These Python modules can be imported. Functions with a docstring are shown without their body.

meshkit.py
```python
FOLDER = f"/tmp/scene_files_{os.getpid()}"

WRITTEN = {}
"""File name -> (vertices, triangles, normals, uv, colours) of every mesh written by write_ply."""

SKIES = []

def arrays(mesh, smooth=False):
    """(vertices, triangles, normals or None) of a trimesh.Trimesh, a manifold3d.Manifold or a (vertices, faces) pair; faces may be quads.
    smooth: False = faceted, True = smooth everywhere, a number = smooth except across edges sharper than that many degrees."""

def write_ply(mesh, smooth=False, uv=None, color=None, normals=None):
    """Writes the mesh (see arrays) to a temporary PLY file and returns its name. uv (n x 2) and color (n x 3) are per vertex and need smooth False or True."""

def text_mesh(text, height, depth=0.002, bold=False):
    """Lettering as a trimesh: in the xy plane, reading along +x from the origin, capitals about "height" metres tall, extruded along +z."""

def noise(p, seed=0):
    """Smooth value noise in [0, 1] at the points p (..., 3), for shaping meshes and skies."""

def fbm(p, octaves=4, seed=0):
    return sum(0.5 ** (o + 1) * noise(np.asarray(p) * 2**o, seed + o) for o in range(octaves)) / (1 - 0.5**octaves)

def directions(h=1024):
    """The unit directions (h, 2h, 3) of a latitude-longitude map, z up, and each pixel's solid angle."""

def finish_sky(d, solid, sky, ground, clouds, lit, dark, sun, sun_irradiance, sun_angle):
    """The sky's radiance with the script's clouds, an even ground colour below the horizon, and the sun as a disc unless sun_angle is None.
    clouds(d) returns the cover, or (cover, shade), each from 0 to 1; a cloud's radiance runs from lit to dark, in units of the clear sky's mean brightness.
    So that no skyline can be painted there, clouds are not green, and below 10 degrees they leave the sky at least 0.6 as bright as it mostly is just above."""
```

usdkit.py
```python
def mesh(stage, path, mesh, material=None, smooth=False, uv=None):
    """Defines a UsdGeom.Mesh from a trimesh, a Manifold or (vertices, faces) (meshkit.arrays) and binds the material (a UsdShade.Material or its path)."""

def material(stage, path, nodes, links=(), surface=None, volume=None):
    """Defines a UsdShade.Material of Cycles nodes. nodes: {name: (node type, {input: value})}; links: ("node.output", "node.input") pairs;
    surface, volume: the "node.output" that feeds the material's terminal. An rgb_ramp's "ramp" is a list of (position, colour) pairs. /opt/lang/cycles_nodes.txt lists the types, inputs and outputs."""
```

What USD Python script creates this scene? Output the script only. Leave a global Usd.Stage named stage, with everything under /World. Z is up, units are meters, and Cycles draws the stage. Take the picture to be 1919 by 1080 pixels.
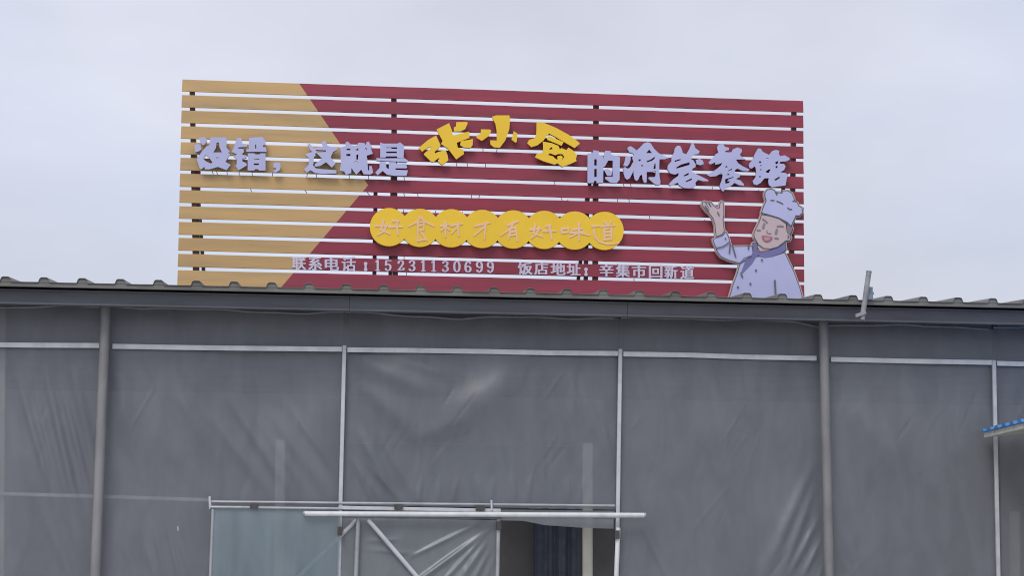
import math, random
import numpy as np, trimesh, usdkit, meshkit
from pxr import Usd, UsdGeom, UsdLux, UsdShade, Gf
from shapely.geometry import Polygon, LineString, Point, box
from shapely.ops import unary_union
from shapely import affinity

random.seed(7)
rng = np.random.default_rng(7)
stage = Usd.Stage.CreateInMemory()
UsdGeom.SetStageUpAxis(stage, UsdGeom.Tokens.z)
UsdGeom.SetStageMetersPerUnit(stage, 1.0)
stage.SetDefaultPrim(UsdGeom.Xform.Define(stage, '/World').GetPrim())
UsdGeom.Scope.Define(stage, '/World/Looks')

# ------------------------------------------------------------------ camera
PW, PH = 1919.0, 1080.0
FPX, PITCH, YAW, ROLL = 3200.0, math.radians(10.0), math.radians(5.4), math.radians(0.38)
EYE = np.array([0.0, -16.0, 1.6])
cp, sp, cy, sy, cr, sr = math.cos(PITCH), math.sin(PITCH), math.cos(YAW), math.sin(YAW), math.cos(ROLL), math.sin(ROLL)
FWD = np.array([sy * cp, cy * cp, sp])
_rt = np.array([cy, -sy, 0.0])
_up = np.cross(_rt, FWD)
RIGHT, UP = cr * _rt + sr * _up, -sr * _rt + cr * _up
cam = UsdGeom.Camera.Define(stage, '/World/camera')
cam.CreateHorizontalApertureAttr(36.0)
cam.CreateVerticalApertureAttr(36.0 * 577 / 1024)
cam.CreateFocalLengthAttr(36.0 * FPX / PW)
cam.CreateClippingRangeAttr(Gf.Vec2f(0.1, 5000))
cam.CreateExposureAttr(0.0)
cam.AddTransformOp().Set(Gf.Matrix4d(*RIGHT, 0, *UP, 0, *(-FWD), 0, *EYE, 1))

# ------------------------------------------------------------------ sky and sun (thin overcast, brighter behind the viewer)
SUN_EL, SUN_DIR = math.radians(50), np.array([-0.45, -0.89])
SUN_DIR = SUN_DIR / np.linalg.norm(SUN_DIR)
SUN = np.array([SUN_DIR[0] * math.cos(SUN_EL), SUN_DIR[1] * math.cos(SUN_EL), math.sin(SUN_EL)])
dome = UsdLux.DomeLight.Define(stage, '/World/sky')
dome.CreateIntensityAttr(1.0)
sky_mat = usdkit.material(stage, '/World/Looks/sky', {
    'tc': ('texture_coordinate', {}),
    'xyz': ('separate_xyz', {}),
    'sky': ('sky_texture', {'sky_type': 'single_scattering', 'sun_disc': False, 'sun_elevation': SUN_EL,
                            'sun_rotation': math.atan2(SUN[0], SUN[1]), 'air_density': 1.0, 'aerosol_density': 2.0}),
    'zr': ('rgb_ramp', {'ramp': [(0.0, (7.2, 7.25, 7.95)), (0.12, (7.2, 7.4, 8.35)), (0.3, (7.2, 7.6, 8.9)), (0.6, (8.4, 8.7, 9.8)), (1.0, (9.6, 9.9, 11.0))]}),
    'map': ('mapping', {'scale': (2.2, 2.2, 5.0)}),
    'n': ('noise_texture', {'scale': 1.5, 'detail': 4.0, 'roughness': 0.5}),
    'nr': ('map_range', {'from_min': 0.3, 'from_max': 0.7, 'to_min': 0.88, 'to_max': 1.12}),
    'n2': ('noise_texture', {'scale': 1.1, 'detail': 2.0}), 'tint': ('rgb_ramp', {'ramp': [(0.35, (0.86, 0.93, 1.0)), (0.6, (1.04, 1.01, 0.99))]}), 'tm': ('vector_math', {'math_type': 'multiply'}),
    'cl': ('vector_math', {'math_type': 'scale'}),
    'mx': ('mix_color', {'fac': 0.88, 'use_clamp': False}),
    'bg': ('background_shader', {'strength': 0.1}),
}, [('tc.generated', 'xyz.vector'), ('xyz.z', 'zr.fac'), ('tc.generated', 'map.vector'), ('map.vector', 'n.vector'), ('n.fac', 'nr.value'),
    ('map.vector', 'n2.vector'), ('n2.fac', 'tint.fac'), ('zr.color', 'tm.vector1'), ('tint.color', 'tm.vector2'), ('tm.vector', 'cl.vector1'), ('nr.result', 'cl.scale'), ('sky.color', 'mx.a'), ('cl.vector', 'mx.b'), ('mx.result', 'bg.color')], surface='bg.background')
UsdShade.MaterialBindingAPI.Apply(dome.GetPrim()).Bind(sky_mat)
dome.GetPrim().SetCustomDataByKey('kind', 'structure')
dome.GetPrim().SetCustomDataByKey('label', 'pale lavender white overcast sky')
sun = UsdLux.DistantLight.Define(stage, '/World/sun')
sun.CreateNormalizeAttr(True)
sun.CreateIntensityAttr(0.4)
sun.CreateAngleAttr(25.0)
sun.CreateColorAttr(Gf.Vec3f(1.0, 0.96, 0.9))
zax = SUN
xax = np.cross([0, 0, 1.0], zax); xax /= np.linalg.norm(xax)
yax = np.cross(zax, xax)
sun.AddTransformOp().Set(Gf.Matrix4d(*xax, 0, *yax, 0, *zax, 0, 0, 0, 30, 1))

# ------------------------------------------------------------------ helpers
def P(px, py, Y):
    """World point on the upright plane y = Y that a spot of the photograph shows (arrays allowed); used to read sizes and places off the photograph."""
    px, py, Y = np.broadcast_arrays(np.asarray(px, float), np.asarray(py, float), np.asarray(Y, float))
    d = FWD + RIGHT * ((px - PW / 2) / FPX)[..., None] - UP * ((py - PH / 2) / FPX)[..., None]
    return EYE + d * ((Y - EYE[1]) / d[..., 1])[..., None]

_used = {}
def path_for(parent, name):
    base = (str(parent.GetPath()) if parent is not None else '/World') + '/' + name
    k = _used.get(base, 0)
    _used[base] = k + 1
    return base if k == 0 else f'{base}_{k:03d}'

def tag(p, label=None, cat=None, group=None, kind=None):
    for k, v in (('label', label), ('category', cat), ('group', group), ('kind', kind)):
        if v:
            p.SetCustomDataByKey(k, v)
    return p

def thing(name, label, cat, group=None):
    x = UsdGeom.Xform.Define(stage, path_for(None, name))
    return tag(x.GetPrim(), label, cat, group)

def part(parent, name, mesh, mat, label=None, smooth=False):
    m = usdkit.mesh(stage, path_for(parent, name), mesh, LOOK[mat], smooth=smooth)
    return tag(m.GetPrim(), label)

def cat_(ms):
    return trimesh.util.concatenate([m for m in ms if m is not None])

def bx(x0, x1, y0, y1, z0, z1):
    m = trimesh.creation.box([abs(x1 - x0), abs(y1 - y0), abs(z1 - z0)])
    m.apply_translation([(x0 + x1) / 2, (y0 + y1) / 2, (z0 + z1) / 2])
    return m

def tube(a, b, r, n=14, r2=None):
    return trimesh.creation.cylinder(radius=r, segment=[a, b], sections=n)

def bar(a, b, w, d):
    """A square tube of width w (in the facade plane) and depth d with small chamfers, from a to b."""
    a, b = np.asarray(a, float), np.asarray(b, float)
    t = b - a; L = np.linalg.norm(t); t /= L
    c = min(w, d) * 0.14
    prof = [(-w/2+c, -d/2), (w/2-c, -d/2), (w/2, -d/2+c), (w/2, d/2-c), (w/2-c, d/2), (-w/2+c, d/2), (-w/2, d/2-c), (-w/2, -d/2+c)]
    m = trimesh.creation.extrude_polygon(Polygon(prof), L, engine='earcut')
    dep = np.array([0, 1.0, 0]); dep -= t * dep.dot(t); dep /= np.linalg.norm(dep)
    wid = np.cross(dep, t)
    T = np.eye(4); T[:3, 0], T[:3, 1], T[:3, 2], T[:3, 3] = wid, dep, t, a
    m.apply_transform(T)
    return m

def wire(pts, r=0.004, n=5):
    pts = np.asarray(pts, float)
    return cat_([tube(pts[i], pts[i + 1], r, n) for i in range(len(pts) - 1)])

def geoms(g):
    return [q for q in getattr(g, 'geoms', [g]) if q.geom_type == 'Polygon' and q.area > 0.05]

def plate(poly, Y, thick, back_from=None):
    """A flat cut-out: outline given in photograph pixels, its front face on the plane y = Y, thick metres deep."""
    ms = []
    for g in geoms(poly.buffer(0)):
        m = trimesh.creation.extrude_polygon(g, 1.0, engine='earcut')
        v = np.array(m.vertices)
        w = P(v[:, 0], v[:, 1], Y)
        w[:, 1] = Y + v[:, 2] * thick
        m = trimesh.Trimesh(w, m.faces, process=False)
        ms.append(m)
    return cat_(ms)

def poly(pts, holes=(), o=(0, 0), s=1.0):
    f = lambda q: [(o[0] + x / s, o[1] + y / s) for x, y in q]
    g = Polygon(f(pts)).buffer(0)
    for h in holes:
        g = g.difference(Polygon(f(h)).buffer(0))
    return g

def stroke(pts, w, o=(0, 0), s=1.0, cap=1):
    """A brush stroke along pts whose width may run from w[0] to w[1]."""
    pts = [(o[0] + x / s, o[1] + y / s) for x, y in pts]
    if np.ndim(w) == 0:
        return LineString(pts).buffer(w / s / 2, cap_style=cap, quad_segs=4)
    n = len(pts)
    ws = np.linspace(w[0], w[1], n) / s / 2
    return unary_union([unary_union([Point(pts[i]).buffer(ws[i], 6), Point(pts[i + 1]).buffer(ws[i + 1], 6)]).convex_hull for i in range(n - 1)])

# ------------------------------------------------------------------ materials
LOOK = {}
def paint(name, c1, c2=None, rough=0.5, scale=3.0, bump=0.0, bscale=40.0, spec=0.5, stretch=(1, 1, 1), metal=0.0, rvar=0.1):
    c2 = c2 or tuple(x * 0.85 for x in c1)
    nodes = {'g': ('geometry', {}), 'm': ('mapping', {'scale': stretch}), 'n': ('noise_texture', {'scale': scale, 'detail': 5.0, 'roughness': 0.6}),
             'r': ('rgb_ramp', {'ramp': [(0.3, c2), (0.62, c1)]}),
             'rr': ('map_range', {'from_min': 0.3, 'from_max': 0.7, 'to_min': rough + rvar, 'to_max': max(rough - rvar, 0.05)}),
             'p': ('principled_bsdf', {'roughness': rough, 'specular_ior_level': spec, 'metallic': metal})}
    links = [('g.position', 'm.vector'), ('m.vector', 'n.vector'), ('n.fac', 'r.fac'), ('r.color', 'p.base_color'), ('n.fac', 'rr.value'), ('rr.result', 'p.roughness')]
    if bump:
        nodes['n2'] = ('noise_texture', {'scale': bscale, 'detail': 3.0})
        nodes['b'] = ('bump', {'strength': bump, 'distance': 0.01})
        links += [('g.position', 'n2.vector'), ('n2.fac', 'b.height'), ('b.normal', 'p.normal')]
    LOOK[name] = usdkit.material(stage, '/World/Looks/' + name, nodes, links, surface='p.BSDF')

paint('concrete', (0.38, 0.37, 0.35), (0.28, 0.275, 0.26), 0.85, 0.8, 0.3, 30)
paint('white_acrylic', (0.45, 0.46, 0.70), (0.40, 0.41, 0.64), 0.35, 2.0)
paint('letter_return_shade', (0.13, 0.13, 0.2), (0.10, 0.10, 0.16), 0.5, 3.0)  # letter sides, darkened to paint in the shadow under the letters
paint('yellow_return_shade', (0.30, 0.19, 0.03), (0.24, 0.15, 0.03), 0.5, 3.0)  # sides of the yellow letters, shadow likewise put into the colour
paint('white_sticker', (0.58, 0.54, 0.68), (0.50, 0.46, 0.60), 0.5, 3.0)
paint('slogan_print', (0.80, 0.53, 0.36), (0.76, 0.48, 0.25), 0.5, 5.0)
paint('yellow_acrylic', (0.84, 0.55, 0.03), (0.79, 0.50, 0.025), 0.33, 2.5)
paint('dark_steel', (0.07, 0.065, 0.065), (0.04, 0.035, 0.035), 0.6, 6.0)
paint('cable', (0.03, 0.028, 0.03), None, 0.6)
paint('galvanised', (0.42, 0.43, 0.45), (0.30, 0.31, 0.33), 0.42, 5.0, 0.06, 60, metal=0.25)
paint('grey_post', (0.26, 0.26, 0.265), (0.17, 0.17, 0.175), 0.5, 4.0, 0.08, 30, stretch=(1, 1, 0.35))
paint('white_batten', (0.72, 0.74, 0.75), (0.56, 0.58, 0.60), 0.42, 7.0, 0.05, 50)
paint('batten_paint', (0.56, 0.57, 0.60), (0.44, 0.45, 0.48), 0.42, 7.0, 0.05, 50)
paint('primer_steel', (0.12, 0.075, 0.075), (0.07, 0.05, 0.05), 0.6, 6.0)
paint('brown_board', (0.21, 0.195, 0.195), (0.16, 0.148, 0.15), 0.7, 2.0)
paint('eave_blue_grey', (0.135, 0.142, 0.165), (0.09, 0.096, 0.112), 0.45, 1.5, 0.05, 30, stretch=(0.4, 1, 2))
paint('roof_grey', (0.18, 0.178, 0.17), (0.11, 0.108, 0.102), 0.55, 2.2, 0.1, 30)
paint('cream_column', (0.66, 0.63, 0.54), (0.54, 0.51, 0.43), 0.6, 4.0)
paint('interior_wall', (0.48, 0.46, 0.46), (0.38, 0.37, 0.37), 0.8, 1.0)
paint('interior_panel', (0.13, 0.14, 0.17), (0.10, 0.11, 0.13), 0.7, 1.0)
paint('navy_curtain', (0.11, 0.125, 0.165), (0.08, 0.09, 0.125), 0.8, 5.0)
paint('canopy_foam', (0.62, 0.62, 0.58), (0.42, 0.42, 0.38), 0.7, 14.0, 0.3, 60)
paint('canopy_blue', (0.06, 0.22, 0.55), (0.05, 0.17, 0.42), 0.4, 6.0)
paint('weathered_pipe', (0.30, 0.31, 0.32), (0.17, 0.175, 0.18), 0.55, 9.0, 0.1, 40)
paint('blue_rag', (0.20, 0.26, 0.32), (0.12, 0.16, 0.2), 0.8, 12.0)
paint('board_edge', (0.55, 0.47, 0.42), None, 0.6, 6.0)
paint('ink', (0.13, 0.115, 0.17), None, 0.5)
paint('skin_print', (0.52, 0.41, 0.43), (0.49, 0.385, 0.405), 0.5, 4.0)
paint('hair_print', (0.26, 0.20, 0.24), None, 0.5)
paint('scarf_print', (0.17, 0.16, 0.36), (0.145, 0.135, 0.31), 0.5, 4.0)
paint('mouth_print', (0.42, 0.14, 0.19), None, 0.5)
paint('tongue_print', (0.45, 0.30, 0.36), None, 0.5)

def film(name, col, clear, rough, tint=(0.9, 0.92, 0.95)):
    """Cloudy plastic sheet: partly see-through, partly scattering, with a soft gloss on its folds."""
    LOOK[name] = usdkit.material(stage, '/World/Looks/' + name, {
        'g': ('geometry', {}), 'n': ('noise_texture', {'scale': 1.3, 'detail': 4.0}),
        'rr': ('map_range', {'from_min': 0.3, 'from_max': 0.7, 'to_min': clear * 0.8, 'to_max': clear * 1.2}),
        'n2': ('noise_texture', {'scale': 9.0, 'detail': 3.0, 'distortion': 0.6}), 'b': ('bump', {'strength': 0.10, 'distance': 0.02}),
        'd0': ('principled_bsdf', {'base_color': col, 'roughness': rough, 'specular_ior_level': 0.6}),
        'dn': ('noise_texture', {'scale': 2.6, 'detail': 6.0, 'roughness': 0.65, 'distortion': 0.8}), 'dm': ('mapping', {'scale': (1.6, 1.0, 0.5)}), 'dc': ('rgb_ramp', {'ramp': [(0.35, tuple(x * 0.84 for x in col)), (0.7, tuple(x * 1.14 for x in col))]}),
        'gl': ('glossy_bsdf', {'color': (1, 1, 1), 'roughness': rough}), 'd': ('mix_closure', {'fac': 0.06}),
        'tl': ('translucent_bsdf', {'color': tuple(x * 0.9 for x in col)}),
        'm1': ('mix_closure', {'fac': 0.25}),
        't': ('transparent_bsdf', {'color': tint}), 'm2': ('mix_closure', {})},
        [('g.position', 'n.vector'), ('g.position', 'n2.vector'), ('n2.fac', 'b.height'), ('g.position', 'dm.vector'), ('dm.vector', 'dn.vector'), ('dn.fac', 'dc.fac'), ('dc.color', 'd0.base_color'), ('b.normal', 'd0.normal'), ('b.normal', 'gl.normal'), ('d0.BSDF', 'd.closure1'), ('gl.BSDF', 'd.closure2'), ('n.fac', 'rr.value'),
         ('d.closure', 'm1.closure1'), ('tl.BSDF', 'm1.closure2'), ('m1.closure', 'm2.closure1'), ('t.BSDF', 'm2.closure2'), ('rr.result', 'm2.fac')], surface='m2.closure')
film('plastic_film', (0.228, 0.246, 0.28), 0.34, 0.42)
film('film_hem', (0.42, 0.43, 0.46), 0.1, 0.4)
film('door_film', (0.27, 0.30, 0.32), 0.30, 0.36)
LOOK['glass'] = usdkit.material(stage, '/World/Looks/glass', {
    'f': ('fresnel', {'IOR': 1.5}), 'gl': ('glossy_bsdf', {'color': (1, 1, 1), 'roughness': 0.04}), 't': ('transparent_bsdf', {'color': (0.84, 0.91, 0.92)}),
    'g': ('geometry', {}), 'mp': ('mapping', {'rotation': (0, 0.7, 0), 'scale': (2.4, 1.0, 0.5)}), 'n': ('noise_texture', {'scale': 2.2, 'detail': 5.0, 'distortion': 0.5}),
    'nr': ('map_range', {'from_min': 0.3, 'from_max': 0.7, 'to_min': 0.10, 'to_max': 0.30}),
    'd': ('diffuse_bsdf', {'color': (0.38, 0.46, 0.50)}), 'm0': ('mix_closure', {}), 'm': ('mix_closure', {})},
    [('g.position', 'mp.vector'), ('mp.vector', 'n.vector'), ('n.fac', 'nr.value'), ('nr.result', 'm0.fac'),
     ('t.BSDF', 'm0.closure1'), ('d.BSDF', 'm0.closure2'), ('f.fac', 'm.fac'), ('m0.closure', 'm.closure1'), ('gl.BSDF', 'm.closure2')], surface='m.closure')

# ------------------------------------------------------------------ ground
gm = trimesh.creation.box([600, 600, 0.2]); gm.apply_translation([0, 0, -0.1])
tag(usdkit.mesh(stage, '/World/ground', gm, LOOK['concrete']).GetPrim(), 'grey concrete ground in front of and under the shed', kind='structure')

# ------------------------------------------------------------------ shed
XL, XR, DEPTH = -8.0, 12.5, 7.5
shed = thing('shed', 'long steel framed shed with grey plastic sheeting stretched across its open front', 'shed')
YE, YB, YF = -0.50, -0.36, 0.0          # roof edge, eave beam, plastic sheeting
def line_at(p, q, x):                    # straight pixel line through p and q, its height at x
    return p[1] + (q[1] - p[1]) * (x - p[0]) / (q[0] - p[0])
zt0, zt1 = P(0, 527, YE), P(1919, 569, YE)
def eave_z(x):
    return zt0[2] + (zt1[2] - zt0[2]) * (x - zt0[0]) / (zt1[0] - zt0[0])
# roof sheets: trapezoid-ribbed steel, rising gently to the back
r0 = P(9.5, 530, YE)[0]; r1 = P(1861, 570, YE)[0]
NR = round((r1 - r0) / 0.335); RP = (r1 - r0) / NR
def roof_sheet(k0, k1):
    prof = []
    for k in range(k0, k1):
        x = r0 + k * RP
        for dx, h in ((-0.050, 0), (-0.038, 0.034), (-0.024, 0.044), (0.024, 0.044), (0.038, 0.034), (0.050, 0), (RP / 2, -0.001)):
            prof.append((x + dx, h))
    prof.append((r0 + k1 * RP - 0.050, 0.0))
    prof = np.array(prof)
    v, f = [], []
    n = len(prof)
    for (yy, dz) in ((YE, 0.0), (YE + 0.8, 0.08), (DEPTH, 0.8)):
        for top in (0.0, -0.004):
            v += [(x, yy, eave_z(x) + h + dz + top) for x, h in prof]
    v = np.array(v)
    def ring(a, b, flip):
        for i in range(n - 1):
            q = [a + i, a + i + 1, b + i + 1, b + i]
            f.append(q[::-1] if flip else q)
    ring(0, 2 * n, False); ring(2 * n, 4 * n, False); ring(n, 3 * n, True); ring(3 * n, 5 * n, True); ring(0, n, True)
    f += [[i, i + 1, n + i + 1, n + i] for i in range(0)]
    for q in range(k1 - k0):                # closed rib ends, set just behind the sheet's edge
        s = len(v); pr = prof[q * 7:q * 7 + 6]
        v = np.vstack([v, [(x, YE + 0.012, eave_z(x) + hh - 0.002) for x, hh in pr]])
        f += [[s, s + 1, s + 4, s + 5], [s + 1, s + 2, s + 3, s + 4]]
    return v, np.array(f)
k = math.floor((XL - r0) / RP)
kend = math.ceil((XR - r0) / RP)
while k < kend:
    part(shed, 'roof_sheet', roof_sheet(k, min(k + 3, kend)), 'roof_grey')
    k += 3
# eave trim: a narrow folded strip under the sheet edge
def strip(x0, x1, y0, y1, dz0, dz1):
    v = []
    for x in (x0, x1):
        for (yy, dz) in ((y0, dz0), (y1, dz0), (y1, dz1), (y0, dz1)):
            v.append((x, yy, eave_z(x) + dz))
    f = [[0, 1, 2, 3], [7, 6, 5, 4], [0, 4, 5, 1], [1, 5, 6, 2], [2, 6, 7, 3], [3, 7, 4, 0]]
    m = trimesh.Trimesh(np.array(v), np.vstack([np.array(f)[:, [0, 1, 2]], np.array(f)[:, [0, 2, 3]]]), process=False)
    m.fix_normals()
    return m
part(shed, 'eave_trim', strip(XL, XR, YE + 0.012, YE + 0.05, -0.042, -0.005), 'roof_grey')
# eave beam: lengths butted end to end, each a channel with a lip
for a, b in ((XL, P(655, 560, YB)[0]), (P(655, 560, YB)[0] + 0.004, P(1175, 560, YB)[0]), (P(1175, 560, YB)[0] + 0.004, XR)):
    part(shed, 'eave_beam', cat_([strip(a, b, YB, YB + 0.06, -0.185, -0.045), strip(a, b, YB - 0.02, YB + 0.001, -0.185, -0.168), strip(a, b, YB - 0.02, YB + 0.001, -0.065, -0.048)]), 'eave_blue_grey')
part(shed, 'soffit', strip(XL + 0.11, XR - 0.11, YB + 0.062, DEPTH - 0.11, -0.10, -0.06), 'eave_blue_grey')
# walls
zl = 4.6
part(shed, 'back_wall', bx(XL, XR, DEPTH - 0.1, DEPTH, 0, 5.3), 'interior_wall')
part(shed, 'side_wall', bx(XL, XL + 0.1, 0.1, DEPTH - 0.102, 0, 4.5), 'interior_wall')
part(shed, 'side_wall', bx(XR - 0.1, XR, 0.1, DEPTH - 0.102, 0, 4.5), 'interior_wall')

def run(p, q, Y, w, d):
    return bar(P(*p, Y), P(*q, Y), w, d)
S = 0.00505                               # metres per photograph pixel on the facade
# round steel posts
for (p, q) in (((199, 566), (176, 1130)), ((1543, 600), (1555, 1130))):
    a, b = P(*p, -0.12), P(*q, -0.12)
    d = (b - a) / (b - a)[2]
    foot = a - d * a[2]
    part(shed, 'post', tube(foot, a, 0.044, 24), 'grey_post', smooth=40)
# upright tubes behind the film and the pale battens that clamp it
for (p, q) in (((649, 585), (634, 1130)), ((1165, 592), (1155, 1130)), ((1864, 610), (1873, 1130)), ((6, 575), (2, 1130))):
    part(shed, 'stud', run(p, q, 0.07, 0.05, 0.05), 'dark_steel' if p[0] > 20 else 'cream_column')
for (p, q) in (((645.5, 648), (633.5, 1130)), ((1162.5, 655), (1155, 1130)), ((1862.5, 676), (1872, 1130))):
    part(shed, 'batten', run(p, q, -0.045, 0.036, 0.03), 'batten_paint', 'pale upright batten clamping the plastic sheet')
for (x0, y0, x1, y1) in ((-40, 646.5, 186, 648), (211, 649.5, 641, 655), (651, 656, 1159, 663), (1168, 664, 1530, 672), (1557, 674, 1859, 680), (1868, 681.5, 1960, 684)):
    n = max(2, int((x1 - x0) / 120))
    xs = np.linspace(x0, x1, n + 1)
    ys = np.linspace(y0, y1, n + 1) + np.r_[0, rng.uniform(-0.8, 0.8, n - 1), 0]
    part(shed, 'rail', cat_([run((xs[i], ys[i]), (xs[i + 1], ys[i + 1]), -0.03, 0.047, 0.018) for i in range(n)]), 'white_batten', 'pale rail clamping the plastic sheet')

# plastic sheeting, one sheet per bay, with folds as relief
def ridge(px, py, a, b, w, amp):
    a, b = np.array(a, float), np.array(b, float)
    t = b - a; L = np.hypot(*t); t /= L
    u = ((px - a[0]) * t[0] + (py - a[1]) * t[1]) / L
    d = (px - a[0]) * t[1] - (py - a[1]) * t[0]
    k = np.clip(np.sin(np.pi * np.clip(u, 0, 1)), 0, 1) ** 1.1
    return amp * k * np.exp(-(d / w) ** 2)
def sheet(name, left, right, top, bottom, ridges, bulges, mat='plastic_film', Y=YF, billow=0.02, parent=shed, step=3.0, seed=1, label=None, hem=None):
    """left, right: x at the sheet's edges as functions of y; top, bottom: y as functions of x."""
    xm0, xm1 = left(800), right(800)
    nu = max(8, int((xm1 - xm0) / step)); ym = top((xm0 + xm1) / 2), bottom((xm0 + xm1) / 2)
    nv = max(8, int((ym[1] - ym[0]) / step))
    u, v = np.meshgrid(np.linspace(0, 1, nu + 1), np.linspace(0, 1, nv + 1))
    xg = xm0 + u * (xm1 - xm0)
    hw = 3.5 + 1.6 * np.sin(xg / 47.0 + seed) + 0.8 * np.sin(xg / 17.0 + 2 * seed) if hem else 0
    py = top(xg) + hw + v * (bottom(xg) - top(xg) - hw)
    px = left(py) + u * (right(py) - left(py))
    q = np.stack([px / 130.0, py / 170.0, np.full_like(px, seed * 7.3)], -1)
    disp = (meshkit.fbm(q, 3, seed) - 0.5) * 2 * billow
    q2 = np.stack([px / 26.0, py / 90.0, np.full_like(px, seed * 3.1)], -1)
    disp += (meshkit.fbm(q2, 3, seed + 5) - 0.5) * billow * 0.22
    th = math.radians(35 if seed % 2 else -38)
    ca_, sa_ = math.cos(th), math.sin(th)
    q3 = np.stack([(px * ca_ - py * sa_) / 30.0, (px * sa_ + py * ca_) / 210.0, np.full_like(px, seed * 5.7)], -1)
    disp += (meshkit.fbm(q3, 2, seed + 11) - 0.5) * billow * 0.55 * meshkit.noise(np.stack([px / 150, py / 150, px * 0 + seed], -1), seed + 20)
    for r in ridges:
        disp += ridge(px, py, *r) * 1.5
    cr_ = np.random.default_rng(100 + seed)
    for _ in range(int((xm1 - xm0) / 22)):        # fine sharp creases, mostly raking down from the clamps
        x_, y_ = cr_.uniform(xm0 + 10, xm1 - 10), cr_.uniform(ym[0] + 70, ym[1] - 60)
        an = math.radians(cr_.choice([-1, 1]) * cr_.uniform(50, 84)); le = cr_.uniform(40, 150)
        disp += ridge(px, py, (x_, y_), (x_ + le * math.cos(an) * np.sign(an), y_ + le * abs(math.sin(an))), cr_.uniform(2.5, 5), cr_.uniform(0.002, 0.0055) * cr_.choice([-1, 1]))
    for (bxp, byp, rx, ry, amp) in bulges:
        disp += amp * np.exp(-((px - bxp) / rx) ** 2 - ((py - byp) / ry) ** 2)
    edge = np.minimum(np.minimum(u, 1 - u) * (xm1 - xm0), 40) / 40
    disp *= np.clip(edge, 0, 1) ** 0.7
    w = P(px, py, Y)
    w[..., 1] -= disp
    idx = np.arange((nu + 1) * (nv + 1)).reshape(nv + 1, nu + 1)
    f = np.stack([idx[1:, :-1], idx[1:, 1:], idx[:-1, 1:], idx[:-1, :-1]], -1).reshape(-1, 4)
    p = part(parent, name, (w.reshape(-1, 3), f), mat, label, smooth=True)
    if hem:
        part(p, 'hem', wire(w[0, ::6] + [0, -0.006, 0], 0.009, 6), 'film_hem', smooth=True)
    return p
def L2(p, q):
    return lambda y: p[0] + (q[0] - p[0]) * (np.asarray(y, float) - p[1]) / (q[1] - p[1])
def T(xs, ys):
    return lambda x: np.interp(x, xs, ys)
bot = lambda x: 1150.0 + 0 * np.asarray(x, float)
pA, pB = L2((197, 580), (176, 1130)), L2((1543, 600), (1555, 1130))
s1, s2, s3 = L2((645.5, 648), (633.5, 1130)), L2((1162.5, 655), (1155, 1130)), L2((1862.5, 676), (1872, 1130))
rnd = lambda lo, hi: float(rng.uniform(lo, hi))
# bay 1
R1 = [((30 + 26 * i + rnd(-4, 4), 700 + rnd(-20, 10)), (118 + 20 * i + rnd(-5, 5), 975 + rnd(-30, 60)), 7 + rnd(-1, 3), 0.022 + rnd(-.006, .01)) for i in range(5)]
R1 += [((70 + 22 * i, 930), (140 + 20 * i, 1110), 9, 0.012) for i in range(3)]
sheet('plastic_sheet', L2((-60, 500), (-60, 1130)), pA, T([-60, 0, 140, 190], [572, 573, 571, 574]), bot, R1, [(40, 880, 60, 90, .03)], seed=2, hem=True)
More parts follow.
